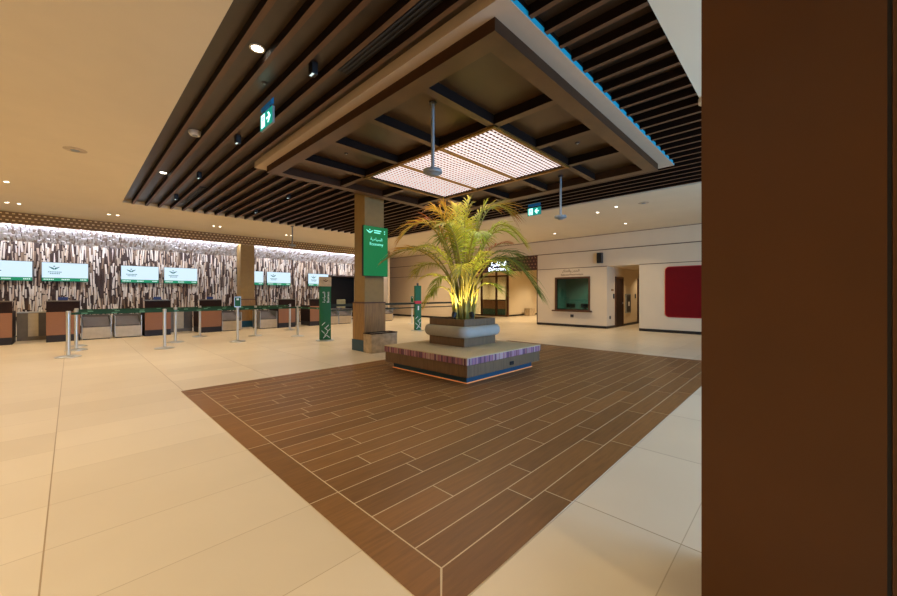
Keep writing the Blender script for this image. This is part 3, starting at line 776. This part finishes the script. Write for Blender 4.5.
def chair(x, y, rz, label):
    t = thing('office_chair', label, 'chair', (x, y, 0), rz, 'office chairs behind the scales')
    bm = BM(); lathe(bm, [(0, .04), (.025, .04), (.025, .44), (0, .44)], 10); obj('gas_lift', bm, M['black'], t)
    bm = BM()
    for k in range(5):
        a = k*2*PI/5; tube(bm, [(0, 0, .1), (.28*math.cos(a), .28*math.sin(a), .05)], [.025, .015], 6); lathe(bm, [(0, 0), (.025, .0), (.025, .05), (0, .05)], 8, (.28*math.cos(a), .28*math.sin(a), 0))
    obj('star_base', bm, M['black'], t); bx('seat', M['chair'], t, -.24, .24, -.24, .24, .44, .52, bevel=.03)
    bx('backrest', M['chair'], t, -.22, .22, .2, .27, .66, 1.12, bevel=.03); bx('back_post', M['black'], t, -.03, .03, .24, .28, .5, .7)
chair(9.75, 17.3, math.radians(160), 'pale olive office chair in front of the dark office'); chair(10.55, 17.3, math.radians(200), 'olive office chair half hidden by the tan column')

# screens
def monitor_sign(x0, label):
    t = thing('flight_screen', label, 'screen', (x0, 18.08, 1.82), 0, 'flight screens over the check in counters')
    bx('housing', M['black'], t, -.01, 1.1, 0, .06, -.012, .632); bx('display', M['screen'], t, 0, 1.09, -.006, 0, .11, .62); bx('footer', M['screengreen'], t, 0, 1.09, -.006, 0, .0, .11)
    bx('bracket', M['black'], t, .4, .7, .06, .17, .2, .45)
    bm = BM(); bird(bm, .28, .43, .13, FACE_Y, (0, -.007, 0)); obj('emblem', bm, M['screenteal'], t)
    bm = BM()
    for a, b_, z in ((.14, .42, .29), (.18, .39, .235)):
        x = a
        while x < b_: box(bm, x, x+.028, -.009, -.0065, z, z+.028); x += .04
    obj('small_print', bm, M['screenteal'], t)
    bm = BM()
    bm.free()
    for a, b_ in ((.04, .26), (.45, .65), (.9, 1.05)):
        x = a; bm = BM()
        while x < b_: box(bm, x, x+.026, -.009, -.0065, .035, .075); x += .04
        obj('footer_print', bm, M['screenwhite'], t)
for x0, lab in ((-1.97, 'bright airline screen at the left edge of the relief wall'), (-.67, 'bright airline screen above the second counter from left'),
                (1.29, 'bright airline screen above the third counter from left'), (2.56, 'bright airline screen above the fourth counter, left of the far column'),
                (5.15, 'bright airline screen half hidden behind the far column'), (6.41, 'bright airline screen right of the far column'),
                (8.4, 'bright airline screen overlapped by the tall green pylon')): monitor_sign(x0, lab)

# ------------------------------------------------------------------ queue posts
def post(x, y, label, m='chrome'):
    t = thing('queue_post', label, 'queue post', (x, y, 0), 0, 'queue posts in front of check in')
    bm = BM(); lathe(bm, [(0, 0), (.21, 0), (.21, .012), (.16, .028), (.05, .045), (0, .045)], 28); obj('base', bm, M['steel'] if m == 'chrome' else M[m], t, smooth=True)
    bm = BM(); lathe(bm, [(0, .04), (.036, .04), (.036, .9), (0, .9)], 16); obj('pole', bm, M[m], t, smooth=True)
    bm = BM(); lathe(bm, [(0, .9), (.042, .9), (.042, .985), (.034, 1.0), (0, 1.0)], 16); obj('belt_head', bm, M[m], t, smooth=True)
    return t
def beltto(t, x, y, m='greenbelt', pat=True):
    dx, dy = x-t.location.x, y-t.location.y; L_ = math.hypot(dx, dy); a = math.atan2(dy, dx)
    bm = BM(); box(bm, .04, L_-.04, -.002, .002, .915, .97); o = obj('belt', bm, M[m], t); o.rotation_euler = (0, 0, a)
    if pat:
        bm = BM(); s = .2
        while s < L_-.3:
            for k in (-.0035, .0025): box(bm, s, s+.1, k, k+.001, .93, .955)
            s += .5
        p = obj('belt_print', bm, mat('pale_green_print', (96, 150, 120), .6) if 'pale_green_print' not in bpy.data.materials else bpy.data.materials['pale_green_print'], o)
fr = [post(-.04, 11.49, 'foremost steel queue post, left end of the front belt line'), post(1.65, 11.61, 'steel queue post second from left in the front belt line'),
      post(3.36, 11.77, 'steel queue post carrying a green sign holder'), post(5.17, 11.89, 'steel queue post just left of the tall green pylon')]
md = [post(.09, 12.77, 'steel queue post close behind the foremost one'), post(2.08, 12.89, 'steel queue post in the middle line, in front of the third counter'), post(4.25, 13.02, 'steel queue post in front of the far tan column')]
bk = [post(.1, 13.73, 'rear steel queue post hidden behind the two leftmost posts'), post(2.91, 14.06, 'rear steel queue post in front of the fourth counter'), post(5.91, 14.3, 'rear steel queue post in front of the counter right of the far column')]
for ln in (fr, md, bk):
    for a, b_ in zip(ln, ln[1:]): beltto(a, b_.location.x, b_.location.y)
beltto(md[2], 5.91, 14.3)
beltto(fr[3], 5.26, 10.3)
def holder(t, m='green'):
    bx('sign_frame', M['chrome'], t, -.085, .085, -.012, .012, 1.0, 1.3); bx('sign_face', M[m], t, -.074, .074, -.016, -.012, 1.02, 1.28); bx('sign_print', M['white'], t, -.03, .03, -.018, -.016, 1.2, 1.25)
holder(fr[2])
p = post(11.13, 13.17, 'pale queue post with a small green sign, left of the far pylon', 'offwhite'); holder(p)
p.location.z = 0
def pylon(x, y, rz, w_, h_, label, capm):
    t = thing('sign_pylon', label, 'sign', (x, y, 0), rz, 'green sign pylons')
    bm = BM(); lathe(bm, [(0, 0), (.26, 0), (.26, .015), (.1, .03), (0, .03)], 28); obj('base', bm, M['chrome'], t, smooth=True)
    bx('body', M['green'], t, -w_/2, w_/2, -.07, .07, .03, h_-.28 if capm else h_, bevel=.006)
    if capm:
        bx('cap', M[capm], t, -w_/2-.01, w_/2+.01, -.08, .08, h_-.28, h_, bevel=.006)
        bm = BM(); bird(bm, 0, h_-.12, .08, FACE_Y, (0, -.083, 0)); obj('emblem', bm, M['frame'], t)
    bm = BM()                                  # zigzag of short strokes near the foot
    for i, (a, z, s) in enumerate(((-.06, .5, 1), (.05, .42, 1), (.02, .34, -1), (-.07, .26, -1), (.02, .2, 1), (.08, .12, -1), (-.02, .12, 1), (.09, .3, 1))):
        T = Matrix.Translation((0, -.072, 0)) @ FACE_Y
        flat(bm, [(a-.05, z-.04*s-.01), (a+.04, z+.04*s-.01), (a+.04, z+.04*s+.01), (a-.05, z-.04*s+.01)], 0, T, .002)
    obj('zigzag_print', bm, M['white'], t)
    return t
p1 = pylon(5.26, 10.21, math.radians(-14), .31, 1.885, 'tall green pylon with grey cap and white vertical lettering', 'stone')
text('lettering', 'Business', .095, M['white'], p1, FACE_Y, (.1, -.072, 1.12), 'LEFT', .002, PI/2); text('lettering', AR['eco'], .095, M['white'], p1, FACE_Y, (-.02, -.072, 1.12), 'LEFT', .002, PI/2)
p2 = pylon(9.15, 10.5, math.radians(-20), .24, 1.70, 'green pylon with a red band, left of the palm', None)
bx('red_band', M['redsoft'], p2, -.125, .125, -.076, .076, 1.02, 1.13); bx('finial', M['darkgrey'], p2, -.03, .03, -.03, .03, 1.7, 1.8); bx('number_print', M['white'], p2, -.02, .03, -.073, -.07, .78, .94)
p3 = post(12.4, 10.65, 'steel queue post behind the palm, end of the dark belt')
beltto(p1, 9.15, 10.5, 'blackbelt', False) if False else None
def strap(a, b_, label):
    dx, dy = b_[0]-a[0], b_[1]-a[1]; L_ = math.hypot(dx, dy)
    for_t = thing('queue_belt', label, 'belt', (a[0], a[1], 0), math.atan2(dy, dx))
    bx('webbing', M['blackbelt'], for_t, .13, L_-.13, -.003, .003, 1.0, 1.07); bx('webbing', M['blackbelt'], for_t, .13, L_-.13, -.003, .003, .86, .9)
strap((5.26, 10.21), (9.15, 10.5), 'dark double belt between the two green pylons'); strap((9.15, 10.5), (12.4, 10.65), 'dark double belt from the red banded pylon to the palm')

# ------------------------------------------------------------------ ceiling fittings
def pendant(x, y, top, z, label):
    t = thing('pendant_speaker', label, 'speaker', (x, y, z), 0, 'grey disc pendants')
    bm = BM(); lathe(bm, [(0, .0), (.05, .0), (.06, .012), (.115, .03), (.125, .05), (.118, .075), (.04, .09), (0, .09)], 28); obj('disc', bm, M['grey'], t, smooth=True)
    bm = BM(); lathe(bm, [(0, .09), (.022, .09), (.022, top-z-.02), (0, top-z-.02)], 12); obj('pole', bm, M['grey'], t, smooth=True)
    bm = BM(); lathe(bm, [(0, top-z-.02), (.05, top-z-.02), (.05, top-z), (0, top-z)], 16); obj('ceiling_rose', bm, M['darkgrey'], t)
pendant(3.19, 3.37, KZ+.14, 2.86, 'grey disc pendant on a pole, nearest, left of the light panel')
pendant(7.0, 3.58, KZ+.14, 2.9, 'grey disc pendant on a pole, right of the palm top')
pendant(5.5, 13.1, CZ, 3.07, 'grey disc pendant far off near the relief wall')

def downlight(x, y, z, label, r=.05, group=None):
    t = thing('downlight', label, 'downlight', (x, y, z), 0, group)
    bm = BM(); lathe(bm, [(r, -.001), (r*1.35, -.001), (r*1.35, -.012), (r, -.012), (r, -.001)], 22); obj('ring', bm, M['offwhite'], t, smooth=True)
    bm = BM(); lathe(bm, [(0, -.002), (r, -.002), (r, -.006), (0, -.006)], 22); obj('lens', bm, M['lamp'], t)
G = 'recessed ceiling downlights'
downlight(1.33, 4.02, SB, 'bright round downlight between slats, nearest the camera', .055, G)
downlight(1.33, 9.5, SB, 'bright round downlight between slats, farther, near the dark corner', .055, G)
for x, y, l in ((-1.18, 15.1, 'left lamp of the leftmost small pair in the cream ceiling'), (-.97, 15.1, 'right lamp of the leftmost small pair in the cream ceiling'),
                (.8, 15.1, 'left lamp of the pair beyond the slat corner'), (1.0, 15.1, 'right lamp of the pair beyond the slat corner'),
                (3.52, 15.0, 'left lamp of the pair left of the far column'), (3.72, 15.0, 'right lamp of the pair left of the far column'),
                (6.1, 15.1, 'left lamp of the pair right of the far column'), (6.3, 15.1, 'right lamp of the pair right of the far column'),
                (-.97, 12.35, 'lone small downlight in the cream ceiling at the left edge'),
                (10.84, 4.37, 'left lamp of two in the right cream ceiling'), (10.5, 3.72, 'brighter right lamp of two in the right cream ceiling'),
                (13.2, 4.37, 'small downlight close to the white wall above the booth'), (13.4, 7.1, 'small downlight near the white wall beside the palm')):
    downlight(x, y, CZ, l, .038, G)
def disc(name, x, y, z, r, h, m, label, cat):
    t = thing(name, label, cat, (x, y, z))
    bm = BM(); lathe(bm, [(0, 0), (r, 0), (r, -h*.4), (r*.75, -h), (0, -h)], 26); obj('housing', bm, M[m], t, smooth=True)
    bm = BM(); lathe(bm, [(0, -h), (r*.4, -h), (r*.35, -h-.01), (0, -h-.012)], 20); obj('sensor', bm, M['grey'], t, smooth=True)
disc('smoke_detector', 1.34, 6.78, SB, .09, .06, 'offwhite', 'white smoke detector on the slatted ceiling, between downlights', 'smoke detector')
disc('ceiling_speaker', .05, 8.82, CZ, .15, .012, 'stone', 'flat round speaker grille in the cream ceiling', 'speaker')
disc('ceiling_speaker', 10.6, 3.05, CZ, .13, .012, 'stone', 'flat round grille in the right cream ceiling', 'speaker')
disc('ceiling_sensor', 1.61, 4.62, SB, .035, .012, 'darkgrey', 'tiny dark sensor between slats near the green exit sign', 'sensor')
disc('ceiling_sensor', 3.3, 5.65, KZ+.14, .035, .012, 'darkgrey', 'tiny dark sensor in a left coffer cell', 'sensor')
disc('ceiling_sensor', 5.65, 2.6, KZ+.14, .04, .012, 'darkgrey', 'tiny dark sensor in a near coffer cell right of the light panel', 'sensor')
t = thing('ceiling_camera', 'white dome camera at the ceiling corner by the near column', 'camera', (5.5, .86, CZ))
bm = BM(); lathe(bm, [(0, 0), (.09, 0), (.09, -.06), (.075, -.07), (0, -.07)], 26); obj('housing', bm, M['offwhite'], t, smooth=True)
bm = BM(); lathe(bm, [(.06, -.07), (.055, -.1), (.03, -.125), (0, -.13)], 24); obj('dome', bm, M['offwhite'], t, smooth=True)
def spot(x, y, label):
    t = thing('spotlight', label, 'spotlight', (x, y, SB), 0, 'black box spotlights between slats')
    bm = BM(); box(bm, -.035, .035, -.045, .045, -.13, 0); obj('housing', bm, M['black'], t, bevel=.006)
    bx('lens', M['screenwhite'], t, -.028, -.004, -.035, .035, -.133, -.13)
for y, l in ((3.85, 'black box spotlight between slats, nearest'), (6.45, 'black box spotlight between slats, second, left of the coffer corner'), (8.95, 'black box spotlight between slats, third away'), (11.35, 'black box spotlight between slats, fourth away')): spot(1.845, y, l)
for y, l in ((9.2, 'dark box spotlight beyond the coffer, nearer of two'), (11.5, 'dark box spotlight beyond the coffer, farther of two')): spot(3.77, y, l)
def vent(x, y0, y1, label):
    t = thing('linear_vent', label, 'vent', (x, y0, SB), 0, 'linear vents between slats')
    bx('frame', M['black'], t, -.1, .1, 0, y1-y0, -.012, 0)
    for k in range(4): bx('blade', M['darkgrey'], t, -.082+k*.045, -.064+k*.045, .02, y1-y0-.02, -.024, -.012)
vent(2.12, 1.0, 3.75, 'long black slot vent between slats beside the coffer lip'); vent(2.12, 10.1, 12.2, 'black slot vent between slats near the far left corner')
def exitsign(x, y, z, label, arrow):
    t = thing('exit_sign', label, 'exit sign', (x, y, z), 0, 'green exit signs')
    bx('housing', M['grey'], t, .005, .03, -.205, .205, -.005, .205); bx('face', M['exitgreen'], t, 0, .005, -.2, .2, 0, .2)
    bm = BM(); box(bm, .008, .03, -.12, -.1, .205, SB-z); box(bm, .008, .03, .1, .12, .205, SB-z); obj('bracket', bm, M['darkgrey'], t)
    bx('mount_plate', M['mount'], t, .0, .03, -.18, .18, .24, min(.34, SB-z-.004))  # added glowing plate, imitates the sign's blue reflection overhead
    T = Matrix.Translation((-.001, 0, 0)) @ FACE_X
    bm = BM()
    for d in ((-.16, -.04, .155, .185), (-.16, -.13, .03, .155), (-.07, -.04, .03, .155), (-.16, -.04, .02, .03)): flat(bm, [(d[0], d[2]), (d[1], d[2]), (d[1], d[3]), (d[0], d[3])], 0, T, .002)
    flat(bm, [(-.118, .035), (-.105, .035), (-.098, .075), (-.088, .035), (-.078, .035), (-.085, .11), (-.112, .11)], 0, T, .002)
    flat(bm, [(-.1+.012*math.cos(k*PI/4), .13+.012*math.sin(k*PI/4)) for k in range(8)], 0, T, .002)
    obj('pictogram', bm, M['exitwhite'], t)
    bm = BM(); s = arrow
    P = [(-.07, .012), (.01, .012), (-.03, .06), (.01, .06), (.07, 0), (.01, -.06), (-.03, -.06), (.01, -.012), (-.07, -.012)]
    flat(bm, [(.085+s*p[0]*.95, .1+p[1]*1.05) for p in P], 0, T, .002); obj('arrow', bm, M['exitwhite'], t)
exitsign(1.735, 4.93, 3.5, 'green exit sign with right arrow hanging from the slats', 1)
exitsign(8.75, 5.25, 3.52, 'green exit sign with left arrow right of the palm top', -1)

# ------------------------------------------------------------------ lights
WARM = (1, .79, .52); COOL = (.28, .55, 1)
def lamp(kind, name, loc, energy, color, **k):
    d = bpy.data.lights.new(name, kind); d.energy = energy; d.color = color
    for a, v in k.items(): setattr(d, a, v)
    o = bpy.data.objects.new(name, d); COL.objects.link(o); o.location = loc
    return o
def down(x, y, z, e, color=WARM, size=128, rad=.08):
    lamp('SPOT', 'downlight_lamp', (x, y, z), e, color, spot_size=math.radians(size), spot_blend=.9, shadow_soft_size=rad)
E0 = 175
for y in (-2.5, .3, 3.2, 6.2, 9.2, 12.2): 
    for x in (-3.6, -.97): down(x, y, CZ-.03, E0)
for x in (-3.5, -1.08, .9, 3.62, 6.2, 8.7, 11.3, 13.5): down(x, 15.0, CZ-.03, E0*.9)
for y in (4.02, 9.5): down(1.33, y, SB-.02, E0*.8, (1, .86, .66), 110)
for y in (6.45, 8.95, 11.35): down(1.845, y, CZ-.08, E0*.5, WARM, 110)
for y in (9.2, 11.5):
    for x in (3.77, 6.5, 8.7): down(x, y, CZ-.08, E0*.7, WARM, 120)
for y in (4.4, 7.2, 10, 13, 16.5): 
    for x in (10.84, 13.3): down(x, y, CZ-.03, E0*(.45 if x < 11 else .8))
for x, y in ((16.2, 5.0), (18.6, 5.0)): down(x, y, 2.45, 50)
for x, y in ((17, 11), (21, 11.2), (20.5, 14.5), (20.8, 16.2)): down(x, y, 3.15, 420)
down(16.2, 7.2, 2.65, 190, (.9, 1, .9))
for x in (1.5, 4.6, 8.0): down(x, -1.2, CZ-.03, 80)  # unseen lamps added over the front ceiling as warm fill
o = lamp('AREA', 'panel_lamp', (5.13, 4.6, KZ-.02), 50, (1, .93, .86), shape='RECTANGLE', size=2.1, size_y=3.0)
# palm uplights
for (x, y, rx, ry) in ((4.8, 4.54, .06, .2), (5.02, 4.27, -.18, .06)):
    o = lamp('SPOT', 'uplight_lamp', (x, y, 1.06), 52, (1, .74, .4), spot_size=math.radians(105), spot_blend=.7, shadow_soft_size=.03)
    o.rotation_euler = (PI-rx, ry, 0)
# cove over the relief wall
o = lamp('AREA', 'cove_lamp', (4.7, 16.9, 3.46), 190, (.8, .82, 1), shape='RECTANGLE', size=15, size_y=.06); o.rotation_euler = (math.radians(78), 0, 0)
# daylight through the entrance glazing
o = lamp('AREA', 'daylight_lamp', (6.2, -5.3, 1.6), 760, COOL, shape='RECTANGLE', size=6, size_y=3); o.rotation_euler = (math.radians(90), 0, 0)

W = bpy.data.worlds.new('world'); S.world = W; W.use_nodes = True
bg = W.node_tree.nodes['Background']; bg.inputs['Color'].default_value = (.5, .7, 1, 1); bg.inputs['Strength'].default_value = .8

# ------------------------------------------------------------------ camera
cd = bpy.data.cameras.new('camera'); cam = bpy.data.objects.new('camera', cd); COL.objects.link(cam)
cam.location = (0, 0, 1.35); cam.rotation_euler = (PI/2, 0, -math.atan2(.718, .696))
cd.sensor_width = 36; cd.lens = 366/897*36; cd.shift_y = -3/897; cd.clip_start = .05
S.camera = cam
S.view_settings.view_transform = 'Standard'; S.view_settings.look = 'None'; S.view_settings.gamma = 1; S.view_settings.exposure = .1
S.cycles.use_denoising = True
S.cycles.max_bounces = 8
